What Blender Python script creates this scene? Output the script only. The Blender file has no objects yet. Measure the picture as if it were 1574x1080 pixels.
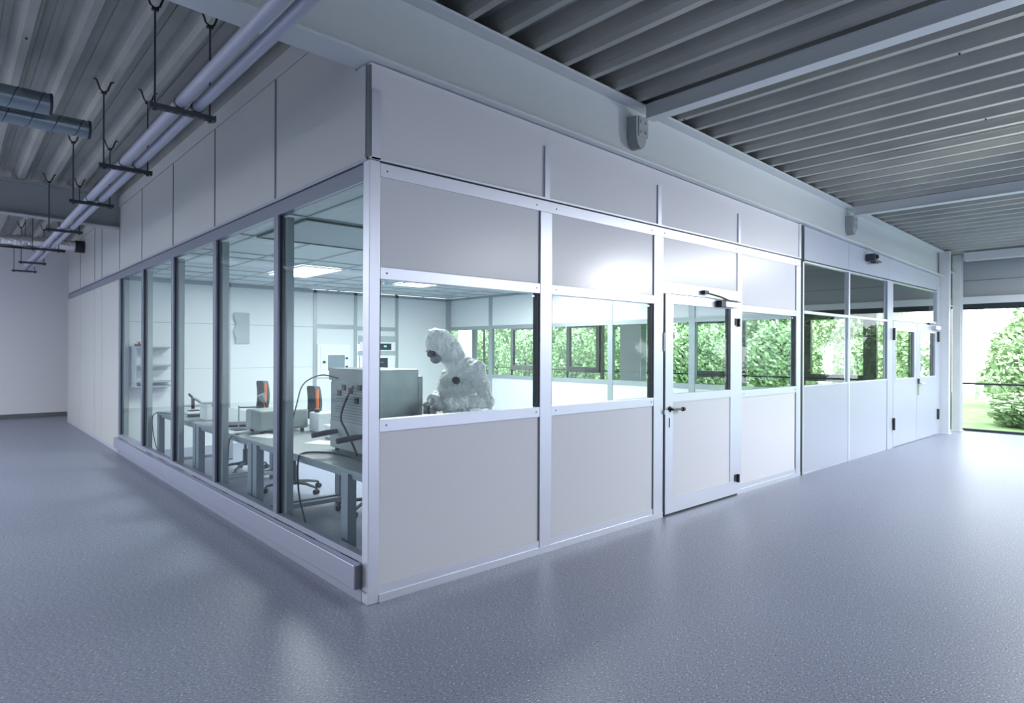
import bpy, bmesh, math, random
from mathutils import Vector, Matrix
random.seed(7)
S = bpy.context.scene
COL = S.collection
PI = math.pi

# ------------------------------------------------------------------ materials
def mat(name, col, rough=.5, metal=0., spec=.5, noise=None, bump=None, emit=None, coat=0.):
    m = bpy.data.materials.new(name); m.use_nodes = True
    nt = m.node_tree; b = nt.nodes['Principled BSDF']
    b.inputs['Base Color'].default_value = (*col, 1)
    b.inputs['Roughness'].default_value = rough
    b.inputs['Metallic'].default_value = metal
    b.inputs['Specular IOR Level'].default_value = spec
    if coat: b.inputs['Coat Weight'].default_value = coat
    if emit:
        b.inputs['Emission Color'].default_value = (*emit[0], 1); b.inputs['Emission Strength'].default_value = emit[1]
    tc = nt.nodes.new('ShaderNodeTexCoord')
    if noise:
        sc, c2, lo, hi = noise
        n = nt.nodes.new('ShaderNodeTexNoise'); n.inputs['Scale'].default_value = sc; n.inputs['Detail'].default_value = 4
        r = nt.nodes.new('ShaderNodeMapRange'); r.inputs[1].default_value = lo; r.inputs[2].default_value = hi
        mx = nt.nodes.new('ShaderNodeMix'); mx.data_type = 'RGBA'
        mx.inputs[6].default_value = (*col, 1); mx.inputs[7].default_value = (*c2, 1)
        nt.links.new(tc.outputs['Object'], n.inputs['Vector']); nt.links.new(n.outputs[0], r.inputs[0])
        nt.links.new(r.outputs[0], mx.inputs[0]); nt.links.new(mx.outputs[2], b.inputs['Base Color'])
    if bump:
        n = nt.nodes.new('ShaderNodeTexNoise'); n.inputs['Scale'].default_value = bump[0]; n.inputs['Detail'].default_value = 3
        bp = nt.nodes.new('ShaderNodeBump'); bp.inputs['Strength'].default_value = bump[1]; bp.inputs['Distance'].default_value = bump[2]
        nt.links.new(tc.outputs['Object'], n.inputs['Vector']); nt.links.new(n.outputs[0], bp.inputs['Height'])
        nt.links.new(bp.outputs[0], b.inputs['Normal'])
    return m

def glassmat(name, tint, refl=.9):
    m = bpy.data.materials.new(name); m.use_nodes = True; nt = m.node_tree; nt.nodes.clear()
    o = nt.nodes.new('ShaderNodeOutputMaterial'); t = nt.nodes.new('ShaderNodeBsdfTransparent'); g = nt.nodes.new('ShaderNodeBsdfGlossy')
    f = nt.nodes.new('ShaderNodeFresnel'); f.inputs['IOR'].default_value = 1.45
    k = nt.nodes.new('ShaderNodeMath'); k.operation = 'MULTIPLY'; k.inputs[1].default_value = refl
    mx = nt.nodes.new('ShaderNodeMixShader')
    t.inputs[0].default_value = (*tint, 1); g.inputs[0].default_value = (.95, .98, 1, 1); g.inputs['Roughness'].default_value = .0
    ge = nt.nodes.new('ShaderNodeNewGeometry'); inv = nt.nodes.new('ShaderNodeMath'); inv.operation = 'SUBTRACT'; inv.inputs[0].default_value = 1
    k2 = nt.nodes.new('ShaderNodeMath'); k2.operation = 'MULTIPLY'; k2.use_clamp = True     # reflect once, at the face the ray enters
    nt.links.new(ge.outputs['Backfacing'], inv.inputs[1]); nt.links.new(f.outputs[0], k.inputs[0])
    nt.links.new(k.outputs[0], k2.inputs[0]); nt.links.new(inv.outputs[0], k2.inputs[1]); nt.links.new(k2.outputs[0], mx.inputs[0])
    nt.links.new(t.outputs[0], mx.inputs[1]); nt.links.new(g.outputs[0], mx.inputs[2]); nt.links.new(mx.outputs[0], o.inputs[0])
    return m

def floormat():
    m = mat('vinyl_floor', (.25, .28, .37), .40)
    nt = m.node_tree; b = nt.nodes['Principled BSDF']; tc = nt.nodes.new('ShaderNodeTexCoord')
    mp = nt.nodes.new('ShaderNodeMapping'); mp.inputs['Scale'].default_value = (1, 2.2, 1); mp.inputs['Rotation'].default_value = (0, 0, .5)
    nt.links.new(tc.outputs['Object'], mp.inputs[0])
    v = nt.nodes.new('ShaderNodeTexNoise'); v.inputs['Scale'].default_value = 58; v.inputs['Detail'].default_value = 2
    nt.links.new(mp.outputs[0], v.inputs['Vector'])
    r = nt.nodes.new('ShaderNodeValToRGB'); e = r.color_ramp.elements
    e[0].position = .31; e[0].color = (.085, .10, .145, 1); e[1].position = .41; e[1].color = (.235, .26, .35, 1)
    for p, c in ((.58, (.255, .28, .375, 1)), (.65, (.36, .38, .46, 1)), (.71, (.74, .75, .80, 1))):
        x = e.new(p); x.color = c
    nt.links.new(v.outputs[0], r.inputs[0])
    n = nt.nodes.new('ShaderNodeTexNoise'); n.inputs['Scale'].default_value = 160; n.inputs['Detail'].default_value = 2
    nt.links.new(tc.outputs['Object'], n.inputs['Vector'])
    r2 = nt.nodes.new('ShaderNodeMapRange'); r2.inputs[1].default_value = .35; r2.inputs[2].default_value = .7; r2.inputs[3].default_value = .74; r2.inputs[4].default_value = 1.30
    nt.links.new(n.outputs[0], r2.inputs[0])
    mx = nt.nodes.new('ShaderNodeVectorMath'); mx.operation = 'SCALE'
    nt.links.new(r.outputs[0], mx.inputs[0]); nt.links.new(r2.outputs[0], mx.inputs['Scale'])
    nt.links.new(mx.outputs[0], b.inputs['Base Color'])
    b.inputs['Specular IOR Level'].default_value = .5
    return m

M = dict(
 floor=floormat(),
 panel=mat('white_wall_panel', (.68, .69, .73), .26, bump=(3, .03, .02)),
 panel_l=mat('shaded_matt_panel', (.47, .49, .49), .45),  # wall panel darkened to stand in for weaker light on the left
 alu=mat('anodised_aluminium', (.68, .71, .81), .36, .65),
 seam=mat('grey_joint_strip', (.13, .15, .16), .4),
 gasket=mat('dark_gasket', (.025, .03, .04), .5),
 slot=mat('slot_shadow_gap', (.02, .025, .03), .7),
 wallw=mat('white_plaster', (.72, .73, .78), .6, bump=(30, .05, .01)),
 inwall=mat('cleanroom_panel', (.73, .78, .79), .35),
 inframe=mat('cleanroom_frame', (.36, .42, .44), .35, .3),
 ceil_t=mat('ceiling_tile', (.66, .74, .74), .5),
 ceil_g=mat('ceiling_grid_grey', (.46, .53, .53), .5),
 rail_d=mat('shaded_aluminium', (.25, .275, .345), .36, .5),  # aluminium darkened to paint the shade on left rail and mullions
 filt=mat('filter_tile', (.40, .47, .49), .5),
 deck=mat('galvanised_deck', (.41, .42, .385), .42, .2, noise=(1.5, (.33, .345, .325), .35, .65)),
 steel=mat('grey_white_painted_steel', (.60, .64, .66), .42),
 steel_d=mat('grey_painted_steel', (.34, .37, .38), .5),
 part=mat('grey_blue_partition', (.41, .45, .53), .36),
 glass=glassmat('clear_glass', (.93, .97, .96), .75),
 side_alu=mat('dimmed_side_aluminium', (.40, .43, .53), .38, .5),  # aluminium toned down in colour for the dimmer left side
 glass_o=glassmat('window_glass', (.955, .98, .965), .5),
 black=mat('black_frame', (.022, .03, .038), .4),
 blackp=mat('black_plastic', (.012, .014, .017), .45),
 chrome=mat('chrome', (.6, .62, .64), .18, 1.),
 zinc=mat('galvanised_strut', (.055, .065, .075), .45, .4),
 tube=mat('lavender_grey_pipe', (.38, .40, .50), .38),
 duct=mat('spiral_duct_zinc', (.34, .41, .46), .26, .9),
 foil=mat('crumpled_foil', (.85, .86, .88), .28, 1., bump=(28, .8, .03)),
 table=mat('grey_laminate', (.25, .29, .31), .28),
 tleg=mat('light_grey_powdercoat', (.26, .30, .36), .4, .2),
 chair=mat('charcoal_fabric', (.030, .042, .05), .75, bump=(300, .5, .004)),
 chairb=mat('grey_chair_base', (.04, .055, .065), .45),
 orange=mat('orange_trim', (.75, .20, .06), .5),
 brushed=mat('brushed_steel', (.33, .38, .38), .36, .6, noise=(5, (.24, .29, .29), .3, .7)),
 box=mat('light_grey_device', (.28, .33, .33), .4),
 white=mat('white_plastic', (.82, .85, .88), .35),
 paper=mat('paper', (.85, .88, .90), .7),
 suit=mat('white_coverall', (.88, .92, .93), .5, bump=(13, 1., .07)),
 skin=mat('skin', (.42, .27, .21), .55),
 glove=mat('grey_glove', (.34, .34, .35), .5),
 maskc=mat('blue_grey_mask', (.20, .25, .30), .6),
 screen=mat('dark_screen', (.02, .03, .04), .2),
 green_led=mat('green_display', (.05, .3, .1), .4, emit=((.2, 1, .35), .8)),
 lamp=mat('lit_panel', (1, 1, 1), .5, emit=((.95, 1, 1), 4.)),
 grass=mat('lawn_grass', (.17, .29, .12), .9, noise=(2.5, (.26, .40, .18), .35, .65)),
 leafA=mat('leaf_light', (.47, .60, .37), .6), leafB=mat('leaf_mid', (.38, .52, .31), .6), leafC=mat('leaf_dark', (.28, .42, .23), .6),
 bark=mat('pale_bark', (.62, .61, .60), .8, noise=(8, (.42, .41, .41), .4, .6)),
 amber=mat('amber_liquid', (.03, .02, .015), .2),
)
for k in ('leafA', 'leafB', 'leafC'):
    b = M[k].node_tree.nodes['Principled BSDF']; b.inputs['Transmission Weight'].default_value = 0
# ------------------------------------------------------------------ mesh helpers
class MB:
    def __init__(s): s.v = []; s.f = []; s.m = []
    def add(s, vs, fs, mi=0):
        n = len(s.v); s.v += [tuple(v) for v in vs]; s.f += [tuple(i + n for i in f) for f in fs]; s.m += [mi] * len(fs); return s
    def box(s, x0, x1, y0, y1, z0, z1, mi=0):
        return s.add([(x0,y0,z0),(x1,y0,z0),(x1,y1,z0),(x0,y1,z0),(x0,y0,z1),(x1,y0,z1),(x1,y1,z1),(x0,y1,z1)],
                     [(0,3,2,1),(4,5,6,7),(0,1,5,4),(1,2,6,5),(2,3,7,6),(3,0,4,7)], mi)
    def sbox(s, x0, x1, y0, y1, za, zb, mi=0):   # box whose bottom/top z are functions of x
        z00, z01, z10, z11 = za(x0), za(x1), zb(x0), zb(x1)
        return s.add([(x0,y0,z00),(x1,y0,z01),(x1,y1,z01),(x0,y1,z00),(x0,y0,z10),(x1,y0,z11),(x1,y1,z11),(x0,y1,z10)],
                     [(0,3,2,1),(4,5,6,7),(0,1,5,4),(1,2,6,5),(2,3,7,6),(3,0,4,7)], mi)
    def cyl(s, p0, p1, r0, r1=None, seg=14, caps=True, mi=0):
        r1 = r0 if r1 is None else r1; p0 = Vector(p0); p1 = Vector(p1); d = (p1 - p0).normalized()
        a = d.orthogonal().normalized(); b = d.cross(a)
        vs = []
        for p, r in ((p0, r0), (p1, r1)):
            for i in range(seg):
                t = 2*PI*i/seg; vs.append(p + a*math.cos(t)*r + b*math.sin(t)*r)
        fs = [(i, (i+1) % seg, seg + (i+1) % seg, seg + i) for i in range(seg)]
        if caps: fs += [tuple(range(seg))[::-1], tuple(range(seg, 2*seg))]
        return s.add(vs, fs, mi)
    def tube(s, pts, r, seg=8, mi=0):
        pts = [Vector(p) for p in pts]; n = len(pts); vs = []; fs = []
        a = None
        for i, p in enumerate(pts):
            d = (pts[min(i+1, n-1)] - pts[max(i-1, 0)]).normalized()
            a = d.orthogonal().normalized() if a is None else (a - d*a.dot(d)).normalized()
            b = d.cross(a); rr = r[i] if isinstance(r, (list, tuple)) else r
            for k in range(seg):
                t = 2*PI*k/seg; vs.append(p + a*math.cos(t)*rr + b*math.sin(t)*rr)
        for i in range(n-1):
            for k in range(seg):
                fs.append((i*seg+k, i*seg+(k+1) % seg, (i+1)*seg+(k+1) % seg, (i+1)*seg+k))
        fs += [tuple(range(seg))[::-1], tuple(range((n-1)*seg, n*seg))]
        return s.add(vs, fs, mi)
    def ell(s, c, r, seg=14, rings=9, rot=None, mi=0):
        vs = []; fs = []; c = Vector(c)
        for j in range(rings+1):
            th = PI*j/rings
            for i in range(seg):
                ph = 2*PI*i/seg
                v = Vector((r[0]*math.sin(th)*math.cos(ph), r[1]*math.sin(th)*math.sin(ph), r[2]*math.cos(th)))
                if rot: v = rot @ v
                vs.append(c + v)
        for j in range(rings):
            for i in range(seg):
                fs.append((j*seg+i, (j+1)*seg+i, (j+1)*seg+(i+1) % seg, j*seg+(i+1) % seg))
        return s.add(vs, fs, mi)
    def prism(s, poly, axis, a0, a1, mi=0):      # poly in the other two axes, extruded along axis
        n = len(poly)
        def P(u, v, w):
            return {0: (w, u, v), 1: (u, w, v), 2: (u, v, w)}[axis]
        vs = [P(u, v, a0) for u, v in poly] + [P(u, v, a1) for u, v in poly]
        return s.add(vs, [tuple(range(n)), tuple(range(n, 2*n))[::-1]] + [(i, n+i, n+(i+1) % n, (i+1) % n) for i in range(n)], mi)
    def xf(s, loc=(0,0,0), rz=0., rot=None):
        R = rot or Matrix.Rotation(rz, 3, 'Z'); L = Vector(loc)
        s.v = [tuple(R @ Vector(v) + L) for v in s.v]; return s
    def build(s, name, m, parent=None, smooth=False, bevel=0., loc=None, fix=True):
        me = bpy.data.meshes.new(name); me.from_pydata(s.v, [], s.f)
        ms = m if isinstance(m, (list, tuple)) else [m]
        for x in ms: me.materials.append(x)
        me.polygons.foreach_set('material_index', s.m)
        if fix:
            bm = bmesh.new(); bm.from_mesh(me); bmesh.ops.remove_doubles(bm, verts=bm.verts, dist=1e-6)
            bmesh.ops.recalc_face_normals(bm, faces=bm.faces); bm.to_mesh(me); bm.free()
        if smooth:
            for p in me.polygons: p.use_smooth = True
        o = bpy.data.objects.new(name, me); COL.objects.link(o)
        if parent: o.parent = parent
        if loc: o.location = loc
        if bevel:
            bv = o.modifiers.new('edge', 'BEVEL'); bv.width = bevel; bv.segments = 2; bv.limit_method = 'ANGLE'
        if smooth:
            try:
                md = o.modifiers.new('wn', 'WEIGHTED_NORMAL'); md.keep_sharp = True
                me.set_sharp_from_angle(angle=math.radians(40))
            except Exception: pass
        return o
def tag(o, label=None, cat=None, group=None, kind=None):
    if label: o['label'] = label
    if cat: o['category'] = cat
    if group: o['group'] = group
    if kind: o['kind'] = kind
    return o
def empty(name, loc=(0,0,0), rz=0., label=None, cat=None, group=None, kind=None):
    o = bpy.data.objects.new(name, None); COL.objects.link(o); o.location = loc; o.rotation_euler = (0,0,rz)
    o.empty_display_size = .1
    return tag(o, label, cat, group, kind)
def kids(o): return [c for c in COL.objects if c.parent == o]
def copy_tree(o, parent=None):
    c = o.copy(); COL.objects.link(c)
    if parent: c.parent = parent
    for ch in kids(o): copy_tree(ch, c)
    return c
def B(name, m, parent, *boxes, bevel=0.):
    mb = MB()
    for b in boxes: mb.box(*b)
    return mb.build(name, m, parent, bevel=bevel)

zb = lambda x: 3.414 - .0263*x          # underside of the sloping main beam
zt = lambda x: 3.936 - .0276*x          # top of the beam = underside of the roof deck
W = 4.56

# ------------------------------------------------------------------ shell
fl = MB().box(-9, 13.6, -10, 15, -.15, 0).build('floor', M['floor'])
tag(fl, 'speckled blue grey vinyl floor of the hall', 'floor', kind='structure')
# trapezoidal roof deck, ribs run along Y
d = MB(); pts = []; pitch = .323; x = .72 - pitch*31
prof = [(0, 0), (.05, 0), (.075, .052), (.083, .052), (.11, .135), (.19, .140), (.24, .135), (.27, .052), (.278, .052), (.305, 0)]
prof = [(0,0),(.055,0),(.078,.05),(.088,.05),(.118,.135),(.165,.135),(.17,.128),(.205,.128),(.21,.135),(.258,.135),(.288,.05),(.298,.05)]
while x < 13.6:
    for u, w in prof: pts.append((x+u, zt(x+u)+w))
    x += pitch
n = len(pts)
d.add([(p[0], -10, p[1]) for p in pts] + [(p[0], 15, p[1]) for p in pts], [(i, i+1, n+i+1, n+i) for i in range(n-1)])
# solid roof layer above
x0, x1 = pts[0][0], 13.6
d.sbox(x0, x1, -10, 15, lambda q: zt(q)+.15, lambda q: zt(q)+.30)
dk = d.build('ceiling', M['deck'], fix=False); tag(dk, 'grey trapezoidal metal roof deck over the hall', 'ceiling', kind='structure')
scr = MB()
for i in range(60):
    xx = .72 + pitch*random.randint(-12, 38) + .0275; yy = random.uniform(-4, 7.4)
    scr.cyl((xx, yy, zt(xx)-.012), (xx, yy, zt(xx)+.002), .007, seg=6)
scr.build('screw', M['blackp'], dk)

def Wl(name, *b, m='wallw', label='', cat='wall'):
    o = MB().box(*b).build(name, M[m]); return tag(o, label, cat, kind='structure')
Wl('wall_far', -9, 6.3, 14.75, 14.95, 0, 4.4, label='plain white end wall far down the hall on the left')
tag(B('baseboard_far', M['seam'], None, (-9, 6.3, 14.73, 14.75, 0, .1)), 'dark baseboard strip along the white end wall', 'baseboard', kind='structure')
Wl('wall_left', -9.2, -9, -10, 15, 0, 4.4, label='white side wall of the hall behind the photographer, left')
Wl('wall_rear', -9, 13.7, -10.2, -10, 0, 4.4, label='white wall of the hall behind the photographer')

# ------------------------------------------------------------------ main beam, cross beams, columns
def ibeam_x(x0, x1, yc, half, web, zbot, ztop, tf=.02):
    m = MB(); m.sbox(x0, x1, yc-half, yc+half, zbot, lambda q: zbot(q)+tf); m.sbox(x0, x1, yc-half, yc+half, lambda q: ztop(q)-tf, ztop)
    m.sbox(x0, x1, yc-web, yc+web, lambda q: zbot(q)+tf, lambda q: ztop(q)-tf); return m
mbm = ibeam_x(-9, 12.62, .058, .122, .008, zb, lambda q: zt(q)-.002).build('steel_beam', M['steel'], bevel=.004)
tag(mbm, 'long white main roof beam sloping down above the white cleanroom front', 'beam')
def brk(x0, x1, zl, parent):
    m = MB(); zc = zt(x0)-.13
    w = (x1-x0)/2; cx = (x0+x1)/2
    poly = [(x0, zc)] + [(x0+.0, zl+.10), (x0+.025, zl+.03), (x0+.06, zl), (x1-.06, zl), (x1-.025, zl+.03), (x1, zl+.10), (x1, zc)]
    m.prism(poly, 1, -.055, .05); m.box(x0+.03, x1+.01, -.063, -.055, zc-.18, zc)
    for zz in (zc-.05, zc-.14): 
        for xx in (x0+.06, x1-.03): m.cyl((xx, -.072, zz), (xx, -.06, zz), .012, seg=8)
    return m.build('end_bracket', M['steel_d'], parent, bevel=.003)
for i, (xa, xb2, br, lab) in enumerate(((2.78, 2.91, (2.66, 2.82, 3.45), 'white cross beam under the roof deck nearest the camera'),
                                  (7.84, 7.98, (7.84, 8.0, 3.32), 'white cross beam above the grey partition, second from the camera'))):
    m = MB(); z1 = zt(xa)-.004; z0 = z1-.13
    m.box(xa, xb2, -10, -.066, z0, z0+.012); m.box(xa, xb2, -10, -.066, z1-.012, z1); m.box(xa+.01, xa+.022, -10, -.066, z0+.012, z1-.012)
    o = m.build('cross_beam', M['steel']); tag(o, lab, 'beam', 'cross beams under the roof deck'); brk(*br, o)
m = MB(); z1 = zt(13.2)-.004
m.box(12.95, 13.15, -10, -.3, z1-.16, z1)
tag(m.build('cross_beam', M['steel']), 'white eaves beam along the top of the window facade', 'beam')
o = ibeam_x(-9, -.002, 7.72, .10, .008, lambda q: zb(q)+.035, lambda q: zt(q)-.003).build('steel_beam', M['steel_d'], bevel=.003)  # darker steel stands in for shade on this beam
tag(o, 'steel beam coloured dark for the shade, crossing the hall above the left corridor', 'beam')
# H columns
def hcol(x, y, h, label, w=.15, dp=.15, z1=None, m='steel'):
    b = MB(); t = .012; z1 = z1 or zt(x)-.01
    b.box(x, x+t, y-w/2, y+w/2, 0, z1); b.box(x+dp-t, x+dp, y-w/2, y+w/2, 0, z1); b.box(x+t, x+dp-t, y-t/2, y+t/2, 0, z1)
    b.box(x-.03, x+dp+.03, y-w/2-.02, y+w/2+.02, 0, .015)
    return tag(b.build('steel_column', M[m], bevel=.002), label, 'column')
b = MB(); b.box(12.56, 12.68, -.15, .02, 0, zb(12.6)); b.box(12.56, 12.68, -.15, .02, zb(12.6), zt(12.6)-.01)
b.box(12.54, 12.70, -.17, .04, 0, .015)
tag(b.build('steel_column', M['steel'], bevel=.004), 'grey white steel column at the far end of the grey partition', 'column')
hcol(13.22, -.12, 0, 'narrow white steel post in the corner beside the large window', w=.14, dp=.2)
b = MB(); b.box(12.68, 13.3, -.10, -.05, 3.2, 3.22); b.box(12.68, 13.3, -.10, -.05, 2.52, 2.54); b.build('stiffener', M['steel'], COL.objects[-1] if False else bpy.data.objects['steel_column'])
hcol(13.0, 7.87, 0, 'white steel column before the facade seen through the cleanroom', w=.75, dp=.3)
hcol(13.0, 15.8, 0, 'white steel column far behind the worker by the facade', w=.85, dp=.3)

# ------------------------------------------------------------------ facade x = 13.5
fx = 13.5
fw_ = tag(B('wall_facade', M['steel_d'], None, (fx-.02, fx+.2, -10, 22, 2.62, 3.75)), 'grey wall strip above the facade windows', 'wall', kind='structure')
B('ledge', M['steel'], fw_, (fx-.10, fx-.02, -10, 22, 2.58, 2.72)); B('head_trim', M['black'], fw_, (fx-.03, fx+.1, -10, 22, 2.50, 2.58))
B('seam', M['seam'], fw_, (fx-.025, fx-.02, -10, 22, 3.05, 3.06))
panes = [(-10, -4.2), (-4.2, -.05), (.1, 7.8), (8.3, 15.8)]
wn = [0]
def window(name_parent_label, mk, label, kind='structure'):
    wn[0] += 1
    return empty('window_%d' % wn[0], label=label, cat='window', kind='structure')
def facade_window(y0, y1, label, opens=()):
    w = window(None, None, label)
    t = .045
    B('frame', M['black'], w, (fx, fx+.06, y0, y0+t, 0, 2.5), (fx, fx+.06, y1-t, y1, 0, 2.5), (fx, fx+.06, y0+t, y1-t, 0, .05),
      (fx, fx+.06, y0+t, y1-t, 2.47, 2.5), (fx, fx+.06, y0+t, y1-t, .945, .985))
    cuts = [y0+t]
    for a, bb in opens: cuts += [a, bb]
    cuts.append(y1-t)
    for a, bb in zip(cuts[::2], cuts[1::2]):
        B('pane', M['glass_o'], w, (fx+.025, fx+.033, a, bb, .05, 2.47))
    for a, bb in opens:
        B('pane', M['glass_o'], w, (fx+.025, fx+.033, a, bb, .05, .90))
        e = .14
        B('sash', M['black'], w, (fx-.05, fx+.06, a, a+e, .90, 2.5), (fx-.05, fx+.06, bb-e, bb, .90, 2.5), (fx-.05, fx+.06, a+e, bb-e, .90, 1.07), (fx-.05, fx+.06, a+e, bb-e, 2.36, 2.5), bevel=.004)
        B('pane', M['glass_o'], w, (fx+.0, fx+.008, a+e, bb-e, 1.07, 2.36))
        B('post', M['black'], w, (fx-.02, fx+.06, a-.12, a, .05, 2.5), (fx-.02, fx+.06, bb, bb+.03, .05, 2.5))
    return w
facade_window(-.06-4.1, -.06, 'large black framed window with a mid rail showing bushes and sky, at the bright right end')
facade_window(-10, -4.16, 'black framed window further along the facade, nearest the camera side')
facade_window(.03, 7.78, 'black framed window row behind the grey partition and the cleanroom door', [(1.55, 3.0), (4.65, 6.1)])
facade_window(8.32, 15.3, 'black framed window row seen behind the worker through two glass walls', [(9.42, 10.85), (12.2, 13.65)])
facade_window(16.3, 22, 'black framed window glimpsed just behind the worker\'s hood')

# ------------------------------------------------------------------ cleanroom front wall (y = 0)
fr = empty('wall_front', label='white panelled cleanroom front with aluminium profiles', cat='wall', kind='structure')
def F(name, m, *boxes, bevel=0., parent=None): return B(name, M[m], parent or fr, *boxes, bevel=bevel)
F('corner_post', 'alu', (0, .078, 0, .078, .0, 2.795), bevel=.004)
F('corner_strip', 'seam', (-.004, .012, -.004, .03, 2.795, 3.385))
F('corner_strip', 'alu', (.013, .075, -.006, .01, 2.80, 3.24))
MX = [(.078, 1.505), (1.635, 3.02), (3.14, 4.60), (4.70, 6.10)]
F('base_rail', 'alu', (.078, 3.17, .004, .06, 0, .105), (4.60, 6.23, .004, .06, 0, .105), (.078, 3.17, -.004, .004, 0, .05), (4.60, 6.23, -.004, .004, 0, .05))
F('top_rail', 'alu', (.078, 6.23, 0, .07, 2.70, 2.785)); F('top_rail_cap', 'alu', (.0, 6.23, -.006, .07, 2.797, 2.812))
F('rail_slot', 'slot', (.078, 6.23, .004, .06, 2.785, 2.797))
for a, b in ((1.505, 1.635), (3.02, 3.17), (4.60, 4.70), (6.10, 6.23)):
    F('mullion', 'alu', (a, b, -.002, .075, .0 if a > 3 else .0, 2.699), bevel=.003)
for xc, zz in ((1.575, 3.22), (3.10, 3.185), (4.63, 3.14)):
    F('cover_strip', 'alu', (xc-.028, xc+.028, -.008, .01, 2.812, zz)); F('joint', 'part', (xc-.034, xc-.029, .0, .01, 2.812, zz))
F('end_strip', 'alu', (6.17, 6.228, -.006, .01, 2.812, 3.245))
p = MB(); p.sbox(.013, 6.228, .006, .055, lambda q: 2.812, lambda q: zb(q)-.008); p.build('upper_panel', M['panel'], fr)
for i, (a, b) in enumerate(MX):
    if i != 2:
        F('sill_rail', 'alu', (a, b, 0, .07, 1.078, 1.158), bevel=.003); F('head_rail', 'alu', (a, b, 0, .07, 2.05, 2.128), bevel=.003)
        F('panel', 'panel', (a, b, .010, .055, .10, 1.079)); F('panel', 'panel', (a, b, .010, .055, 2.127, 2.701))
        F('joint', 'seam', (b-.012, b, .006, .011, .105, 1.078), (b-.012, b, .006, .011, 2.128, 2.70))
        w = window(0, 0, ['cleanroom window next to the corner post, looking at the worker', 'second cleanroom window, between corner window and white door', '', 'narrow cleanroom window right of the white door'][i])
        B('gasket', M['gasket'], w, (a, a+.006, .002, .03, 1.158, 2.05), (b-.022, b, .012, .06, 1.158, 2.05))
        B('pane', M['glass'], w, (a+.006, b-.028, .03, .038, 1.158, 2.05))
        B('fixing', M['chrome'], w, (a+.03, a+.045, .02, .03, 2.02, 2.035), (b-.06, b-.045, .02, .03, 2.02, 2.035))
    for zz in (2.09, 1.12):
        if i != 2:
            for xx in (a+.05, b-.04): MB().cyl((xx, -.003, zz), (xx, .002, zz), .006, seg=8).build('rivet', M['seam'], fr)
    for xx in (a+.05, b-.04): MB().cyl((xx, -.003, 2.74), (xx, .002, 2.74), .006, seg=8).build('rivet', M['seam'], fr)
F('panel', 'panel', (3.17, 4.60, .010, .055, 2.27, 2.701)); F('head_rail', 'alu', (3.17, 4.60, -.002, .07, 2.165, 2.27))
# door
dr = empty('door_1', (3.2, 0, 0), label='white cleanroom door with a glazed upper half and black lever handle', cat='door', kind='structure')
def D(name, m, *bx, bevel=0.):
    return B(name, M[m], dr, *[(a-3.2, b-3.2, c, e, f, g) for a, b, c, e, f, g in bx], bevel=bevel)
lf = D('door_leaf', 'alu', (3.195, 3.325, -.012, .04, .02, 2.155), (4.43, 4.585, -.012, .04, .02, 2.155), (3.325, 4.43, -.012, .04, 2.065, 2.155), (3.325, 4.43, -.012, .04, 1.10, 1.18), (3.325, 4.43, -.012, .04, .02, .17))
D('door_panel', 'panel', (3.325, 4.43, -.004, .035, .17, 1.10)); D('pane', 'glass', (3.325, 4.40, .01, .018, 1.18, 2.065)); D('gasket', 'gasket', (4.40, 4.43, -.004, .04, 1.18, 2.065))
D('threshold_seal', 'blackp', (3.19, 4.59, -.008, .05, .002, .02)); D('door_gap', 'seam', (3.185, 3.195, -.003, .03, .02, 2.155), (4.585, 4.592, -.003, .03, .02, 2.155))
h = MB(); h.cyl((.065, -.012, 1.035), (.065, -.06, 1.035), .012); h.cyl((.065, -.012, 1.035), (.065, -.02, 1.035), .028, seg=18); h.tube([(.05, -.06, 1.035), (.11, -.062, 1.035), (.17, -.062, 1.032), (.225, -.060, 1.03)], .0095); h.cyl((.215, -.06, 1.03), (.25, -.055, 1.03), .02)
h.build('handle', M['blackp'], dr, smooth=True)
MB().box(-.03, .035, -.022, -.005, .99, 1.03).build('latch_plate', M['chrome'], dr)
MB().box(.055, .067, -.016, -.011, .86, .95).build('keyhole_plate', M['blackp'], dr)
MB().box(-.035, -.01, -.012, 0, 1.60, 1.78).build('door_sensor', M['steel_d'], dr)
for zz in (1.92, .19):
    hh = MB(); hh.cyl((1.385, -.025, zz), (1.385, -.025, zz+.045), .016); hh.cyl((1.385, -.025, zz-.045), (1.385, -.025, zz-.003), .016); hh.box(1.32, 1.385, -.02, -.012, zz-.03, zz+.045); hh.box(1.385, 1.42, -.02, -.003, zz-.04, zz+.03)
    hh.build('hinge', M['blackp'], dr)
c = MB(); c.box(1.02, 1.30, -.075, -.012, 2.075, 2.135); cl = c.build('door_closer', M['alu'], dr, bevel=.004)
MB().box(.92, 1.02, -.078, -.012, 2.07, 2.14).build('end_cap', M['blackp'], cl, bevel=.004)
c = MB(); c.tube([(1.15, -.05, 2.145), (.9, -.075, 2.175), (.68, -.04, 2.205)], .010); c.box(.64, .72, -.05, -.005, 2.19, 2.23); c.box(1.0, 1.35, -.07, -.04, 2.140, 2.148); c.build('closer_arm', M['blackp'], cl)

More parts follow.
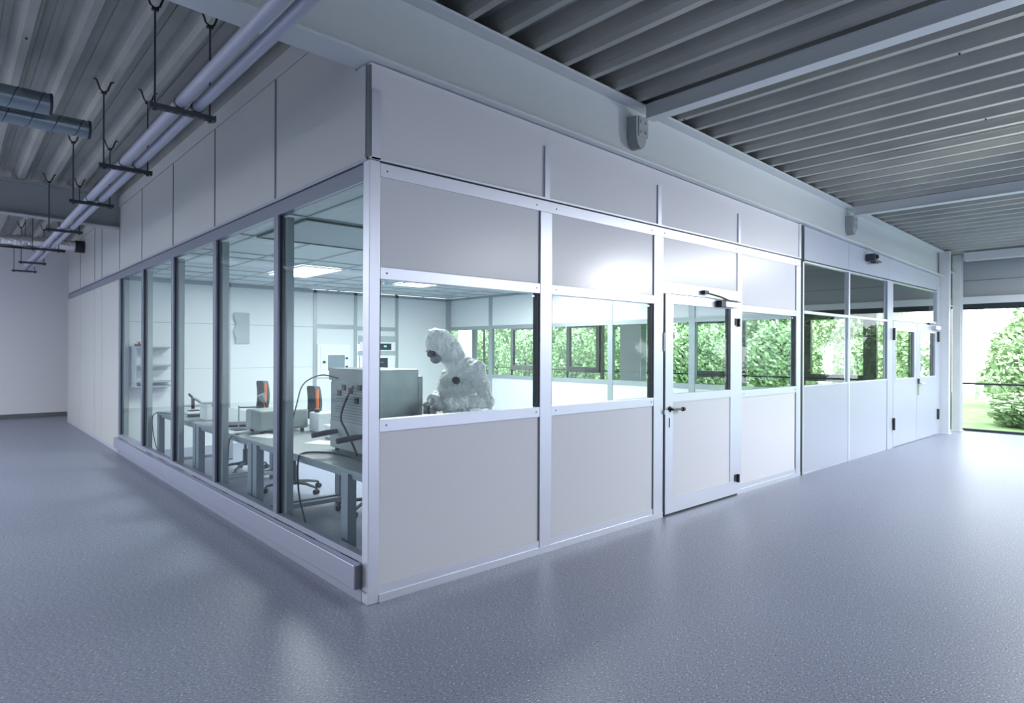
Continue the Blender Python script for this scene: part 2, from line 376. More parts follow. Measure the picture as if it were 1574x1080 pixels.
# ------------------------------------------------------------------ left glass wall (x = 0)
lw = empty('wall_glazed', label='floor to rail glazed cleanroom side wall with shade toned panels above', cat='wall', kind='structure')
def G(name, m, *bx, bevel=0., parent=None): return B(name, M[m], parent or lw, *bx, bevel=bevel)
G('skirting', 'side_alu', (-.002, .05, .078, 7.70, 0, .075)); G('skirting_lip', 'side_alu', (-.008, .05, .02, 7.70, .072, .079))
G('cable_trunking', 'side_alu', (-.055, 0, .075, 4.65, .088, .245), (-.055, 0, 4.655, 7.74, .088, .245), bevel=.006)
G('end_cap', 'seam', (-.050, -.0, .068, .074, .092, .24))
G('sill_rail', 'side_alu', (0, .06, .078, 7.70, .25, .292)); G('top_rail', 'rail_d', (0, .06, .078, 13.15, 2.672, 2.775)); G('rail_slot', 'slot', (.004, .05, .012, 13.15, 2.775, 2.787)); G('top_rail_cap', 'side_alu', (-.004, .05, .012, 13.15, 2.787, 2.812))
ML = [.078, 1.50, 3.06, 4.62, 6.15, 7.66]
for yv in ML[1:]:
    G('mullion', 'rail_d', (-.002, .055, yv-.045, yv+.035, .29, 2.672), bevel=.003)
    G('inner_post', 'inframe', (.055, .11, yv-.10, yv+.0, .0, 2.66))
for a, b in zip(ML, ML[1:]):
    w = window(0, 0, 'full height glass pane in the left cleanroom wall, ' + {0: 'nearest the corner post', 1: 'second from the corner', 2: 'third from the corner', 3: 'fourth from the corner', 4: 'last before the white panels'}[ML.index(a)])
    y0 = a + (.035 if a > .1 else 0); y1 = b-.045
    B('gasket', M['gasket'], w, (.018, .036, y0, y0+.010, .292, 2.672), (.018, .036, y1-.008, y1, .292, 2.672))
    B('pane', M['glass'], w, (.022, .030, y0+.010, y1-.008, .292, 2.672))
sy = [.03, 1.52, 3.06, 4.60, 6.18, 7.66, 9.14, 9.84, 11.47, 13.15]
for i, (a, b) in enumerate(zip(sy, sy[1:])):
    top = 3.775 if a > .1 else 3.775
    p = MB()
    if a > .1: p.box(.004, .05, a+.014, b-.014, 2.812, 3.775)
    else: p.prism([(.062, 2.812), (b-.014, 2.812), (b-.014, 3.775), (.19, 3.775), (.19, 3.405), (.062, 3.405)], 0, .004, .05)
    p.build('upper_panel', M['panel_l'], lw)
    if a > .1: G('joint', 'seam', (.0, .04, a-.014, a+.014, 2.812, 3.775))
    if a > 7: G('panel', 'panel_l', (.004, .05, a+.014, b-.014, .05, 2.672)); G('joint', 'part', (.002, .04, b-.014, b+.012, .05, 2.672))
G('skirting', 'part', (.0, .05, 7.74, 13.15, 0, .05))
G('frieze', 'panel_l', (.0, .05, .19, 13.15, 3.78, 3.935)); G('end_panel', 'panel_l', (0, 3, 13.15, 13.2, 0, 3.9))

# ------------------------------------------------------------------ inside walls and ceiling of the cleanroom
bw = empty('wall_back', label='white back wall of the cleanroom with grey frames', cat='wall', kind='structure')
def K(name, m, *bx, bevel=0., parent=None): return B(name, M[m], parent or bw, *bx, bevel=bevel)
by = 7.6
K('panel', 'inwall', (.12, 3.17, by, by+.05, 0, 2.72), (3.17, 4.0, by, by+.05, 0, 1.08), (4.0, 4.85, by, by+.05, 0, 1.16), (3.17, 4.0, by, by+.05, 1.08, 2.72), (4.0, 4.85, by, by+.05, 1.88, 2.72), (4.85, 6.2, by, by+.05, 0, 2.72))
for xv in (1.58, 3.12, 3.95, 4.88): K('mullion', 'inframe', (xv-.035, xv+.035, by-.012, by, 0, 2.72))
K('transom', 'inframe', (3.15, 3.92, by-.010, by, 2.0, 2.08), (3.98, 4.85, by-.010, by, 1.98, 2.06), (.12, 6.2, by-.012, by, 2.66, 2.72))
K('transom_thin', 'inframe', (.12, 3.1, by-.004, by, 2.02, 2.03), (.12, 3.1, by-.004, by, 1.28, 1.285))
rw = empty('wall_right', label='glazed far side wall of the cleanroom facing the facade windows', cat='wall', kind='structure')
rx = 6.2
for a, b in ((.075, 1.52), (1.62, 3.05), (3.15, 4.63), (4.73, 6.13), (6.23, 7.6)):
    B('panel', M['inwall'], rw, (rx, rx+.05, a, b, .05, 1.05), (rx, rx+.05, a, b, 2.10, 2.72))
    B('rail', M['inframe'], rw, (rx-.008, rx+.055, a, b, 1.05, 1.12), (rx-.008, rx+.055, a, b, 2.03, 2.10), (rx-.008, rx+.055, a, b, 2.67, 2.72), (rx-.008, rx+.055, a, b, 0, .05))
    B('pane', M['glass'], rw, (rx+.02, rx+.028, a, b, 1.12, 2.03))
for a in (1.52, 3.05, 4.63, 6.13): B('mullion', M['inframe'], rw, (rx-.012, rx+.06, a, a+.1, 0, 2.72))
B('corner_post', M['inframe'], rw, (rx-.08, rx, 7.52, 7.6, 0, 2.66))
cl_ = empty('ceiling_cleanroom', label='tiled suspended ceiling of the cleanroom', cat='ceiling', kind='structure')
lights = [(1.50, 2.10, 4.45, 5.68), (3.60, 4.20, 4.45, 5.68)]
filters = [(.3, 1.45, 1.6, 2.75), (2.4, 3.3, 1.6, 2.75), (3.6, 4.2, 1.6, 2.75)]
B('ceiling_tile', M['ceil_t'], cl_, (.06, 6.2, .07, 7.6, 2.724, 2.78))
g = MB()
for q in (.3, .9, 1.48, 2.12, 2.75, 3.35, 3.58, 4.22, 4.85, 5.5): g.box(q-.012, q+.012, .07, 7.6, 2.716, 2.724)
for q in (.35, 1.58, 2.78, 4.0, 4.43, 5.70, 6.3, 6.9): g.box(.06, 6.2, q-.012, q+.012, 2.714, 2.723)
g.build('ceiling_grid', M['ceil_g'], cl_)
for i, (a, b, c_, e) in enumerate(lights):
    t = empty('ceiling_light', ((a+b)/2, (c_+e)/2, 2.71), label=['lit square ceiling panel over the workbenches, seen through the side glass', 'lit ceiling panel over the middle of the cleanroom, seen above the worker'][i], cat='ceiling light', group='cleanroom ceiling lights')
    hw, hl = (b-a)/2, (e-c_)/2
    MB().box(-hw+.02, hw-.02, -hl+.02, hl-.02, -.012, -.004).build('diffuser', M['lamp'], t)
    fm = MB(); fm.box(-hw, hw, -hl, -hl+.02, -.016, .003); fm.box(-hw, hw, hl-.02, hl, -.016, .003); fm.box(-hw, -hw+.02, -hl+.02, hl-.02, -.016, .003); fm.box(hw-.02, hw, -hl+.02, hl-.02, -.016, .003)
    fm.build('frame', M['white'], t)
for i, (a, b, c_, e) in enumerate(filters):
    t = empty('ceiling_filter', ((a+b)/2, (c_+e)/2, 2.714), label=['grey square ceiling filter grille just behind the left glass', 'grey ceiling filter grille over the middle of the cleanroom', 'grey ceiling filter grille nearer the cleanroom door'][i], cat='ceiling vent', group='cleanroom ceiling filters')
    hw, hl = (b-a)/2, (e-c_)/2
    MB().box(-hw+.02, hw-.02, -hl+.02, hl-.02, -.008, 0).build('grille', M['filt'], t)
    fm = MB(); fm.box(-hw, hw, -hl, -hl+.02, -.018, 0); fm.box(-hw, hw, hl-.02, hl, -.018, 0); fm.box(-hw, -hw+.02, -hl+.02, hl-.02, -.018, 0); fm.box(hw-.02, hw, -hl+.02, hl-.02, -.018, 0)
    fm.build('frame', M['seam'], t)
# roof over the cleanroom void (dark, unseen)

# ------------------------------------------------------------------ grey partition (x 6.24 .. 12.5)
gp = empty('wall_partition', label='blue grey glazed partition beyond the white cleanroom front', cat='wall', kind='structure')
def Q(name, m, *bx, bevel=0., parent=None): return B(name, M[m], parent or gp, *bx, bevel=bevel)
Q('gap_strip', 'slot', (6.232, 6.285, -.004, .05, 0, 3.23)); Q('post', 'alu', (6.287, 6.33, 0, .05, 0, 2.77))
for a, b in ((6.33, 7.84), (7.84, 9.60), (9.60, 12.5)):
    p = MB(); p.sbox(a+.003, b-.003, 0, .04, lambda q: 2.80, lambda q: zb(q)-.010); p.build('header_panel', M['part'], gp)
Q('header_shadow_gap', 'slot', (6.33, 12.5, .01, .05, 2.782, 2.80)); Q('header_rail', 'alu', (6.33, 12.5, -.004, .05, 2.765, 2.782))
for a, b, c2 in ((6.33, 7.84, 'first'), (7.90, 9.50, 'second')):
    Q('lower_panel', 'part', (a, b-.006, .0, .04, .02, 1.14)); Q('sill', 'alu', (a, b, -.004, .05, 1.14, 1.16)); Q('transom', 'alu', (a, b, -.004, .05, 2.10, 2.135))
    w = window(0, 0, c2 + ' glazed bay of the grey partition, split by a thin transom')
    B('pane', M['glass_o'], w, (a, b, .02, .028, 1.16, 2.10), (a, b, .02, .028, 2.135, 2.765)); B('bead', M['alu'], w, (b-.03, b, .028, .045, 1.16, 2.765))
Q('post', 'alu', (7.84, 7.90, -.004, .05, 0, 2.765)); Q('post', 'part', (9.50, 9.78, -.006, .06, 0, 2.765)); Q('post', 'part', (12.33, 12.54, -.006, .06, 0, 2.9))
Q('plinth', 'alu', (6.33, 9.5, .004, .03, 0, .02))
w = window(0, 0, 'glazed fanlight above the grey double door'); B('pane', M['glass_o'], w, (9.78, 12.33, .02, .028, 2.19, 2.765)); B('bead', M['alu'], w, (9.78, 12.33, 0, .05, 2.135, 2.19))
dd = empty('door_2', (9.78, 0, 0), label='blue grey double door with two tall narrow windows', cat='door', kind='structure')
for j, (a, b, g0, g1) in enumerate(((0, 1.27, .12, 1.11), (1.28, 2.55, 1.48, 2.40))):
    B('door_leaf', M['part'], dd, (a, g0, -.01, .04, .01, 2.125), (g1, b, -.01, .04, .01, 2.125), (g0, g1, -.01, .04, 1.96, 2.125), (g0, g1, -.01, .04, .01, 1.15))
    B('pane', M['glass_o'], dd, (g0, g1, .01, .018, 1.15, 1.96))
    B('window_bead', M['alu'], dd, (g0-.025, g0, -.016, -.01, 1.125, 1.985), (g1, g1+.025, -.016, -.01, 1.125, 1.985), (g0, g1, -.016, -.01, 1.125, 1.15), (g0, g1, -.016, -.01, 1.96, 1.985))
    B('gasket', M['gasket'], dd, (g1-.14, g1, .02, .04, 1.15, 1.96))
for xx in (-.02, 2.56):
    for zz in (1.80, .30): MB().cyl((xx, -.03, zz), (xx, -.03, zz+.2), .02).build('hinge', M['blackp'], dd)
B('door_gap', M['seam'], dd, (1.27, 1.28, -.006, .03, .01, 2.125)); h = MB(); h.box(1.31, 1.38, -.02, -.01, .82, 1.12); h.build('handle_plate', M['chrome'], dd); 
h = MB(); h.box(1.30, 1.37, -.035, -.02, 1.03, 1.12); h.build('lock', M['blackp'], dd); MB().tube([(1.345, -.02, 1.03), (1.345, -.07, 1.03), (1.56, -.07, 1.03)], .01).build('handle', M['chrome'], dd)
h = MB(); h.box(2.2, 2.52, -.08, -.01, 2.03, 2.10); h.build('door_closer', M['alu'], dd, bevel=.004); MB().box(1.9, 2.2, -.05, -.01, 2.12, 2.15).build('closer_arm', M['blackp'], dd)
cm = empty('security_camera', (8.72, -.012, 3.02), label='small dark camera bracket on the blue grey header above the partition', cat='camera')
m = MB(); m.box(-.22, -.12, -.13, 0, -.03, .08); m.build('housing', M['zinc'], cm, bevel=.008); m = MB(); m.cyl((-.17, -.13, .03), (-.17, -.16, .03), .03); m.build('lens', M['blackp'], cm)
m = MB(); m.box(-.12, .02, -.06, 0, -.02, .045); m.cyl((.02, -.04, .02), (.3, -.045, .0), .012); m.box(-.1, .05, -.10, -.02, -.05, -.03); m.build('bracket_arm', M['zinc'], cm)

# ------------------------------------------------------------------ pipes, hangers, ducts
for xc, lab in ((-.792, 'long lavender grey pipe carried by the hangers, outer one of the pair'), (-.686, 'long lavender grey pipe carried by the hangers, inner one next to the glazed wall')):
    m = MB(); m.cyl((xc, -4, 3.262), (xc, 13.5, 3.262), .037, seg=24, caps=True)
    p = m.build('overhead_pipe', M['tube'], smooth=True); tag(p, lab, 'pipe', 'overhead pipe pair')
    for yy in (1.14, 2.96, 4.75, 6.93, 9.1):
        MB().cyl((xc, yy-.02, 3.262), (xc, yy+.02, 3.262), .040, seg=20).build('pipe_clamp', M['zinc'], p)
ords = ['nearest the camera, above the glass corner', 'second from the camera', 'third from the camera', 'fourth, just before the dark steel beam', 'fifth, beyond the dark steel beam', 'sixth, small and far above the corridor', 'seventh and farthest, near the white end wall']
def hanger():
    t = empty('pipe_hanger')
    m = MB(); m.box(-.20, .20, -.022, .022, -.036, -.004)
    m.box(-.205, -.198, -.026, .026, -.040, .0); m.box(.198, .205, -.026, .026, -.040, .0)
    for k in range(7): m.box(-.16+k*.05, -.13+k*.05, -.008, .008, -.0375, -.0355, 1)
    m.build('channel_bar', [M['zinc'], M['slot']], t)
    for sx in (-.17, .17):
        MB().cyl((sx, 0, -.05), (sx, 0, .62), .0065, seg=8).build('threaded_rod', M['zinc'], t)
        m = MB(); m.cyl((sx, 0, -.05), (sx, 0, -.038), .014, seg=6); m.build('nut', M['zinc'], t)
        m = MB(); zc = .62
        m.tube([(sx-.075, 0, zc+.105), (sx-.055, 0, zc+.10), (sx-.028, 0, zc+.02), (sx, 0, zc), (sx+.028, 0, zc+.02), (sx+.055, 0, zc+.10), (sx+.075, 0, zc+.105)], .0075, seg=6)
        m.box(sx-.02, sx+.02, -.014, .014, zc-.012, zc+.006)
        m.build('deck_clip', M['blackp'], t)
    return t
H0 = hanger(); hs = [H0] + [None]*6
for i, yy in enumerate((1.14, 2.96, 4.75, 6.93, 9.1, 11.22, 12.9)):
    o = H0 if i == 0 else copy_tree(H0)
    hs[i] = o; o.location = (-.775, yy, 3.224)
    tag(o, 'dark strut bar on rods under the pipes, ' + ords[i], 'pipe hanger', 'pipe hangers')
def spiral_duct(yc, zc, x1, r, label):
    t = empty('spiral_duct', (x1, yc, zc), label=label, cat='duct', group='spiral ducts')
    n = 56; seg = 32; m = MB(); L = 7.5; vs = []; fs = []
    m.cyl((-L, 0, 0), (0, 0, 0), r, seg=32, caps=False); m.cyl((-L, 0, 0), (0, 0, 0), r-.006, seg=32, caps=False)
    m.cyl((-.3, 0, 0), (-.295, 0, 0), r-.006, seg=32)
    m.build('duct_tube', M['duct'], t, smooth=True)
    m = MB(); m.cyl((-.02, 0, 0), (.0, 0, 0), r+.004, seg=32, caps=False); m.cyl((-.02, 0, 0), (.0, 0, 0), r-.004, seg=32, caps=False); m.build('end_ring', M['zinc'], t, smooth=True)
    s = MB(); pts = []
    for k in range(int(L/.17*24)):
        a = 2*PI*k/24; pts.append((-k/24*.17, math.cos(a)*r, math.sin(a)*r))
    s.tube(pts, .0035, seg=5); s.build('spiral_seam', M['zinc'], t)
    for xx in (-1.5, -3.2):
        MB().cyl((xx, 0, r), (xx, 0, zt(x1)-zc+.02), .006, seg=6).build('hanger_rod', M['zinc'], t)
spiral_duct(2.98, 3.64, -1.31, .088, 'upper grey spiral duct with cut open end below the roof deck')
spiral_duct(3.34, 3.60, -.99, .078, 'lower grey spiral duct reaching nearer the pipes')
fd = empty('foil_duct', (0, 11.0, 3.56), label='shiny foil wrapped duct with a black collar entering the white side wall', cat='duct')
m = MB(); seg = 26; N = 120; vs = []; fs = []
for i in range(N+1):
    xx = -8.5 + (8.5-.14)*i/N
    for k in range(seg):
        rr = .102 + random.uniform(-.006, .006) + .004*math.sin(i*1.3); a = 2*PI*k/seg
        vs.append((xx, math.cos(a)*rr, math.sin(a)*rr))
for i in range(N):
    for k in range(seg): fs.append((i*seg+k, i*seg+(k+1) % seg, (i+1)*seg+(k+1) % seg, (i+1)*seg+k))
m.add(vs, fs); m.build('foil_sleeve', M['foil'], fd, smooth=True)
MB().cyl((-.15, 0, 0), (-.001, 0, 0), .115, seg=26).build('collar', M['blackp'], fd)
MB().box(-8.5, -.3, -.03, .03, -.135, -.11).build('support_rail', M['blackp'], fd)
for xx in (-.9, -2.4):
    MB().cyl((xx, 0, .1), (xx, 0, .40), .006, seg=6).build('hanger_rod', M['zinc'], fd)

# ------------------------------------------------------------------ workbenches
def bench(y0, y1, label, legs, x0=.17, x1=1.14):
    t = empty('workbench', (x0, y0, 0), label=label, cat='table', group='workbenches along the side glass')
    L = y1-y0; Wd = x1-x0
    MB().box(0, Wd, 0, L, .715, .745).build('tabletop', M['table'], t, bevel=.003)
    MB().box(.03, Wd-.03, .03, L-.03, .675, .714).build('apron', M['tleg'], t)
    for yy in legs:
        for xx in (.0, Wd-.075):
            m = MB(); m.box(xx+.002, xx+.072, yy-y0, yy-y0+.10, .0, .714); m.box(xx+.002, xx+.072, yy-y0-.0, yy-y0+.10, 0, .02)
            m.build('leg', M['tleg'], t, bevel=.004)
        MB().box(.075, Wd-.076, yy-y0+.02, yy-y0+.08, .06, .10).build('foot_rail', M['tleg'], t)
    return t
bench(.12, 2.49, 'grey workbench nearest the corner, carrying the steel test cabinet', (.60, 2.38))
bench(2.50, 4.29, 'second grey workbench behind the side glass, carrying the grey case and laptop', (2.51, 4.18))
bench(4.30, 6.09, 'third and farthest grey workbench, with small white boxes', (4.31, 5.97))

# ------------------------------------------------------------------ chairs
def chair():
    t = empty('office_chair')
    m = MB(); m.cyl((0, 0, .09), (0, 0, .13), .045, .03); m.cyl((0, 0, .13), (0, 0, .30), .032); m.cyl((0, 0, .30), (0, 0, .44), .018); m.build('gas_post', M['chairb'], t, smooth=True)
    for k in range(5):
        a = 2*PI*k/5 + .3; cs, sn = math.cos(a), math.sin(a)
        m = MB(); m.tube([(.03*cs, .03*sn, .115), (.16*cs, .16*sn, .105), (.30*cs, .30*sn, .075)], [.022, .017, .013]); lg = m.build('base_arm', M['chairb'], t, smooth=True)
        m = MB(); px, py = .305*cs, .305*sn
        for s_ in (-1, 1): m.cyl((px-sn*.008*s_, py+cs*.008*s_, .028), (px-sn*.026*s_, py+cs*.026*s_, .028), .028, seg=14)
        m.cyl((px, py, .03), (px, py, .07), .01); m.build('caster', M['blackp'], lg, smooth=True)
    m = MB(); m.ell((0, 0, .47), (.23, .24, .045), 20, 8); m.box(-.12, .12, -.1, .1, .425, .45); m.build('seat', M['chair'], t, smooth=True)
    m = MB(); m.tube([(.10, 0, .44), (.22, 0, .43), (.27, 0, .52), (.265, 0, .75), (.275, 0, .95)], .016); m.build('back_support', M['chairb'], t, smooth=True)
    # backrest: slightly curved padded slab
    m = MB(); vs = []; fs = []; ny, nz = 11, 13
    for side in (0, 1):
        for j in range(nz):
            for i in range(ny):
                u = i/(ny-1)*2-1; v = j/(nz-1)
                wy = .215*(1-.10*abs(v-.5)*2 - (.20 if (j in (0, nz-1)) else 0))
                xx = .225 - .045*(1-u*u)*0 - .05*u*u + .02*math.sin(v*PI) + (0 if side == 0 else .045*(1-.4*abs(u)**4))
                vs.append((xx, u*wy, .80+.38*v))
    q = ny*nz
    for j in range(nz-1):
        for i in range(ny-1):
            a = j*ny+i; fs += [(a, a+1, a+ny+1, a+ny), (q+a, q+a+ny, q+a+ny+1, q+a+1)]
    for j in range(nz-1): fs += [(j*ny, (j+1)*ny, q+(j+1)*ny, q+j*ny), (j*ny+ny-1, q+j*ny+ny-1, q+(j+1)*ny+ny-1, (j+1)*ny+ny-1)]
    for i in range(ny-1): fs += [(i, q+i, q+i+1, i+1), ((nz-1)*ny+i, (nz-1)*ny+i+1, q+(nz-1)*ny+i+1, q+(nz-1)*ny+i)]
    m.add(vs, fs); bk = m.build('backrest', M['chair'], t, smooth=True)
    for s_ in (-1,):
        m = MB(); pts = [(.195, s_*.214*(1-.10*abs(v-.5)*2), .82+.34*v) for v in [k/8 for k in range(9)]]
        m.tube(pts, .017, seg=8); tag(m.build('edge_piping', M['orange'], bk, smooth=True), label='orange edge piping')
    for s_ in (-1, 1):
        m = MB(); m.tube([(.12, s_*.20, .45), (.10, s_*.27, .47), (.10, s_*.27, .62)], .014); m.box(-.08, .14, s_*.27-.03, s_*.27+.03, .62, .645); m.build('armrest', M['chairb'], t, bevel=.005)
    return t
CH = chair()
cs = [((.95, 3.36), -.17, 'charcoal office chair with orange trim, its back left of the steel cabinet'),
      ((.95, 4.92), -.10, 'charcoal office chair with orange trim behind the grey case'),
      ((1.06, 2.08), .9, 'office chair under the nearest workbench, only its base showing')]
for i, (p, a, lab) in enumerate(cs):
    o = CH if i == 0 else copy_tree(CH)
    o.location = (p[0]+(.12 if i == 2 else 0), p[1], 0); o.rotation_euler = (0, 0, a); tag(o, lab, 'chair', 'office chairs at the workbenches')

# ------------------------------------------------------------------ steel test cabinet on the first bench
tc = empty('test_cabinet', (.50, .84, .745), label='large brushed steel test cabinet with cables on the nearest workbench', cat='machine')
MB().box(.0, .43, 0, .70, .02, .70).build('housing', M['brushed'], tc, bevel=.008)
MB().box(.43, .49, .02, .68, .05, .64).build('side_door', M['brushed'], tc, bevel=.015)
MB().box(-.012, 0, .01, .69, .03, .26).build('lower_cover', M['steel_d'], tc)
MB().box(-.006, 0, .01, .69, .262, .58).build('rear_plate', M['box'], tc)
tp = MB(); tp.box(-.02, .0, .0, .70, .60, .70); tp.box(-.024, -.02, .08, .5, .63, .67); tp.build('control_strip', M['steel_d'], tc)
s = MB()
for k in range(12): s.box(-.009, -.006, .04+random.random()*.1, .45+random.random()*.2, .285+k*.023, .292+k*.023)
s.build('vent_slots', M['seam'], tc)
for yy, zz in ((.15, .53), (.30, .5), (.42, .52), (.5, .47), (.2, .42)): MB().box(-.02, -.006, yy, yy+.05, zz, zz+.045).build('socket', M['blackp'], tc)
for yy in (.12, .56):
    m = MB(); m.tube([(0, yy, .17), (-.10, yy+.0, .165), (-.23, yy+.01, .15)], [.018, .024, .022]); m.build('handle', M['blackp'], tc, smooth=True)
for xx, yy in ((.04, .04), (.39, .04), (.04, .66), (.39, .66)): MB().cyl((xx, yy, 0), (xx, yy, .02), .018).build('foot', M['blackp'], tc)

# cables
def cable(pts, label, r=.0055, name='cable'):
    m = MB(); P = [Vector(p) for p in pts]; out = []
    for i in range(len(P)-1):
        p0 = P[max(i-1, 0)]; p1 = P[i]; p2 = P[i+1]; p3 = P[min(i+2, len(P)-1)]
        for k in range(8):
            t = k/8; out.append(.5*((2*p1)+(p2-p0)*t+(2*p0-5*p1+4*p2-p3)*t*t+(3*p1-p0-3*p2+p3)*t**3))
    out.append(P[-1]); m.tube(out, r, seg=7)
    return tag(m.build(name, M['blackp'], smooth=True), label, 'cable', 'black cables around the test cabinet')
cable([(.47, 1.35, 1.36), (.40, 1.52, 1.385), (.33, 1.72, 1.30), (.30, 1.80, 1.10), (.24, 1.83, .85), (.155, 1.86, .74), (.15, 1.85, .35), (.17, 1.9, .10), (.2, 1.7, .012), (.16, 1.5, .012)], 'thin black cable hanging from the cabinet top over the bench edge')
cable([(.478, 1.1, 1.31), (.43, 1.13, 1.2), (.42, 1.2, 1.05), (.43, 1.13, .95), (.40, .95, .85), (.38, .85, .79)], 'black cable looping down the vented face of the cabinet', r=.009)
cable([(.40, .80, .755), (.42, 1.15, .752), (.38, 1.35, .752), (.22, 1.45, .752), (.15, 1.40, .70), (.14, 1.36, .45), (.16, 1.27, .21), (.15, 1.22, .15)], 'black cable running along the bench and down to the power socket', r=.0075)
ps = empty('cable_socket', (.15, 1.19, .10), label='small black cable coupler hanging behind the glass near the floor', cat='socket')
MB().box(-.035, .035, -.04, .04, -.05, .06).build('coupler_body', M['blackp'], ps, bevel=.006); MB().tube([(0, -.02, -.05), (.01, -.05, -.085), (.02, -.12, -.092)], .007).build('lead', M['blackp'], ps)
cable([(.22, 5.6, .75), (.13, 5.95, .74), (.12, 6.1, .62), (.13, 6.0, .35), (.16, 5.7, .08), (.2, 5.5, .012)], 'thin dark cable curving off the end of the farthest bench', r=.006)
cable([(.22, 3.0, .752), (.15, 3.05, .70), (.15, 3.1, .45), (.17, 3.3, .2), (.2, 3.2, .012)], 'black cable dropping from the second bench to the floor', r=.006)

# ------------------------------------------------------------------ things on the benches
gb = empty('instrument_case', (.37, 2.86, .745), label='wide light grey instrument case on black feet on the second bench', cat='machine')
MB().box(0, .52, .0, .38, .03, .235).build('case', M['box'], gb, bevel=.02)
MB().box(-.004, 0, .20, .36, .05, .22).build('socket_panel', M['steel_d'], gb)
for xx, yy in ((.05, .05), (.47, .05), (.05, .33), (.47, .33)): MB().cyl((xx, yy, 0), (xx, yy, .032), .02).build('foot', M['blackp'], gb)
MB().tube([(.06, .38, .15), (.06, .43, .16), (.40, .43, .16), (.40, .38, .15)], .008).build('handle', M['blackp'], gb)
wj = empty('white_box', (1.0, 2.72, .745), label='white plastic container with black knob right of the grey case', cat='container')
MB().box(-.12, .10, -.11, .11, 0, .20).build('body', M['white'], wj, bevel=.012); MB().cyl((-.08, 0, .2), (-.08, 0, .235), .028).build('knob', M['blackp'], wj)
wj = empty('white_box', (.92, 2.16, .745), label='low white tray box between the grey case and the steel cabinet', cat='container')
MB().box(-.14, .12, -.1, .1, 0, .11).build('body', M['white'], wj, bevel=.012); MB().box(-.15, .13, -.11, .11, .11, .125).build('lid', M['white'], wj, bevel=.004)
lp = empty('laptop', (.36, 3.86, .745), rz=-.35, label='open black laptop seen from the side on the second bench', cat='laptop')
MB().box(-.02, .24, -.17, .17, 0, .022).build('keyboard_base', M['blackp'], lp, bevel=.004)
m = MB(); m.box(-.006, .006, -.17, .17, 0, .25); m.xf((-.02, 0, .02), rot=Matrix.Rotation(-.42, 3, 'Y')); m.build('screen_lid', M['blackp'], lp)
for (px, py, w_, d_, h_, lab) in ((.45, 4.62, .22, .20, .20, 'white box standing left of the laptop'), (.62, 3.50, .20, .22, .17, 'pale box with a bulged front between laptop and grey case'),
                                 (.50, 5.55, .26, .2, .10, 'low pale box on the farthest bench')):
    t = empty('white_box', (px, py, .745), rz=.1, label=lab, cat='container')
    MB().box(-w_/2, w_/2, -d_/2, d_/2, 0, h_).build('body', M['white'], t, bevel=.01); MB().box(-w_/2-.004, w_/2+.004, -d_/2-.004, d_/2+.004, h_, h_+.012).build('lid', M['box'], t)
t = empty('microscope', (.40, 5.10, .745), label='small dark microscope on the farthest bench', cat='microscope')
MB().box(-.09, .09, -.07, .07, 0, .03).build('base', M['zinc'], t, bevel=.005); MB().tube([(.06, 0, .03), (.07, 0, .16), (.0, 0, .22), (-.05, 0, .24)], .02).build('arm', M['box'], t, smooth=True)
m = MB(); m.cyl((-.04, 0, .10), (-.04, 0, .24), .02); m.cyl((-.04, 0, .24), (-.09, 0, .29), .015); m.build('tube', M['blackp'], t, smooth=True); MB().box(-.09, .03, -.06, .06, .075, .085).build('stage', M['blackp'], t)
t = empty('instrument_stand', (.34, 3.36, .745), label='grey rod stand with clamp behind the case', cat='stand')
MB().box(-.06, .06, -.08, .08, 0, .012).build('base', M['blackp'], t); MB().cyl((0, 0, .01), (0, 0, .26), .007).build('rod', M['chrome'], t); MB().tube([(0, 0, .24), (.2, -.02, .235)], .007).build('clamp_arm', M['zinc'], t)
t = empty('desk_lamp', (.62, 3.30, .745), label='pale clamp lamp head rising above the grey case', cat='lamp')
MB().cyl((0, 0, 0), (0, 0, .02), .06).build('base', M['zinc'], t); MB().tube([(0, 0, .02), (0, .02, .22), (-.02, .02, .30)], .009).build('stem', M['zinc'], t); m = MB(); m.cyl((-.02, .02, .28), (-.06, .02, .37), .018, .045); m.build('lamp_shade', M['box'], t, smooth=True)
for i, (px, py, a) in enumerate(((.40, 2.70, .3), (.30, 3.22, -.2), (.62, 1.92, .5))):
    o = MB().box(-.105, .105, -.148, .148, 0, .003).build('paper_sheet', M['paper'], loc=(px, py, .7455)); o.rotation_euler = (0, 0, a)
    tag(o, ['white sheet of paper in front of the grey case', 'white sheet of paper beside the laptop', 'white sheet of paper lying left of the steel cabinet'][i], 'paper', 'papers on the benches')
# bench instrument and beaker before the worker
t = empty('bench_instrument', (.93, .42, .745), label='low grey instrument on the bench under the worker\'s hands', cat='machine')
MB().box(-.06, .14, 0, .42, .0, .33).build('body', M['box'], t, bevel=.01); MB().box(-.064, -.06, .05, .3, .1, .2).build('front_panel', M['steel_d'], t)
t = empty('beaker', (.955, .68, 1.075), label='small dark beaker held in the worker\'s gloved hands', cat='beaker')
MB().cyl((0, 0, .002), (0, 0, .075), .032, seg=20).build('contents', M['amber'], t, smooth=True)
m = MB(); m.cyl((0, 0, 0), (0, 0, .10), .036, .037, seg=24, caps=False); m.cyl((0, 0, 0), (0, 0, .002), .036, seg=24); m.build('glass_wall', M['glass'], t, smooth=True)

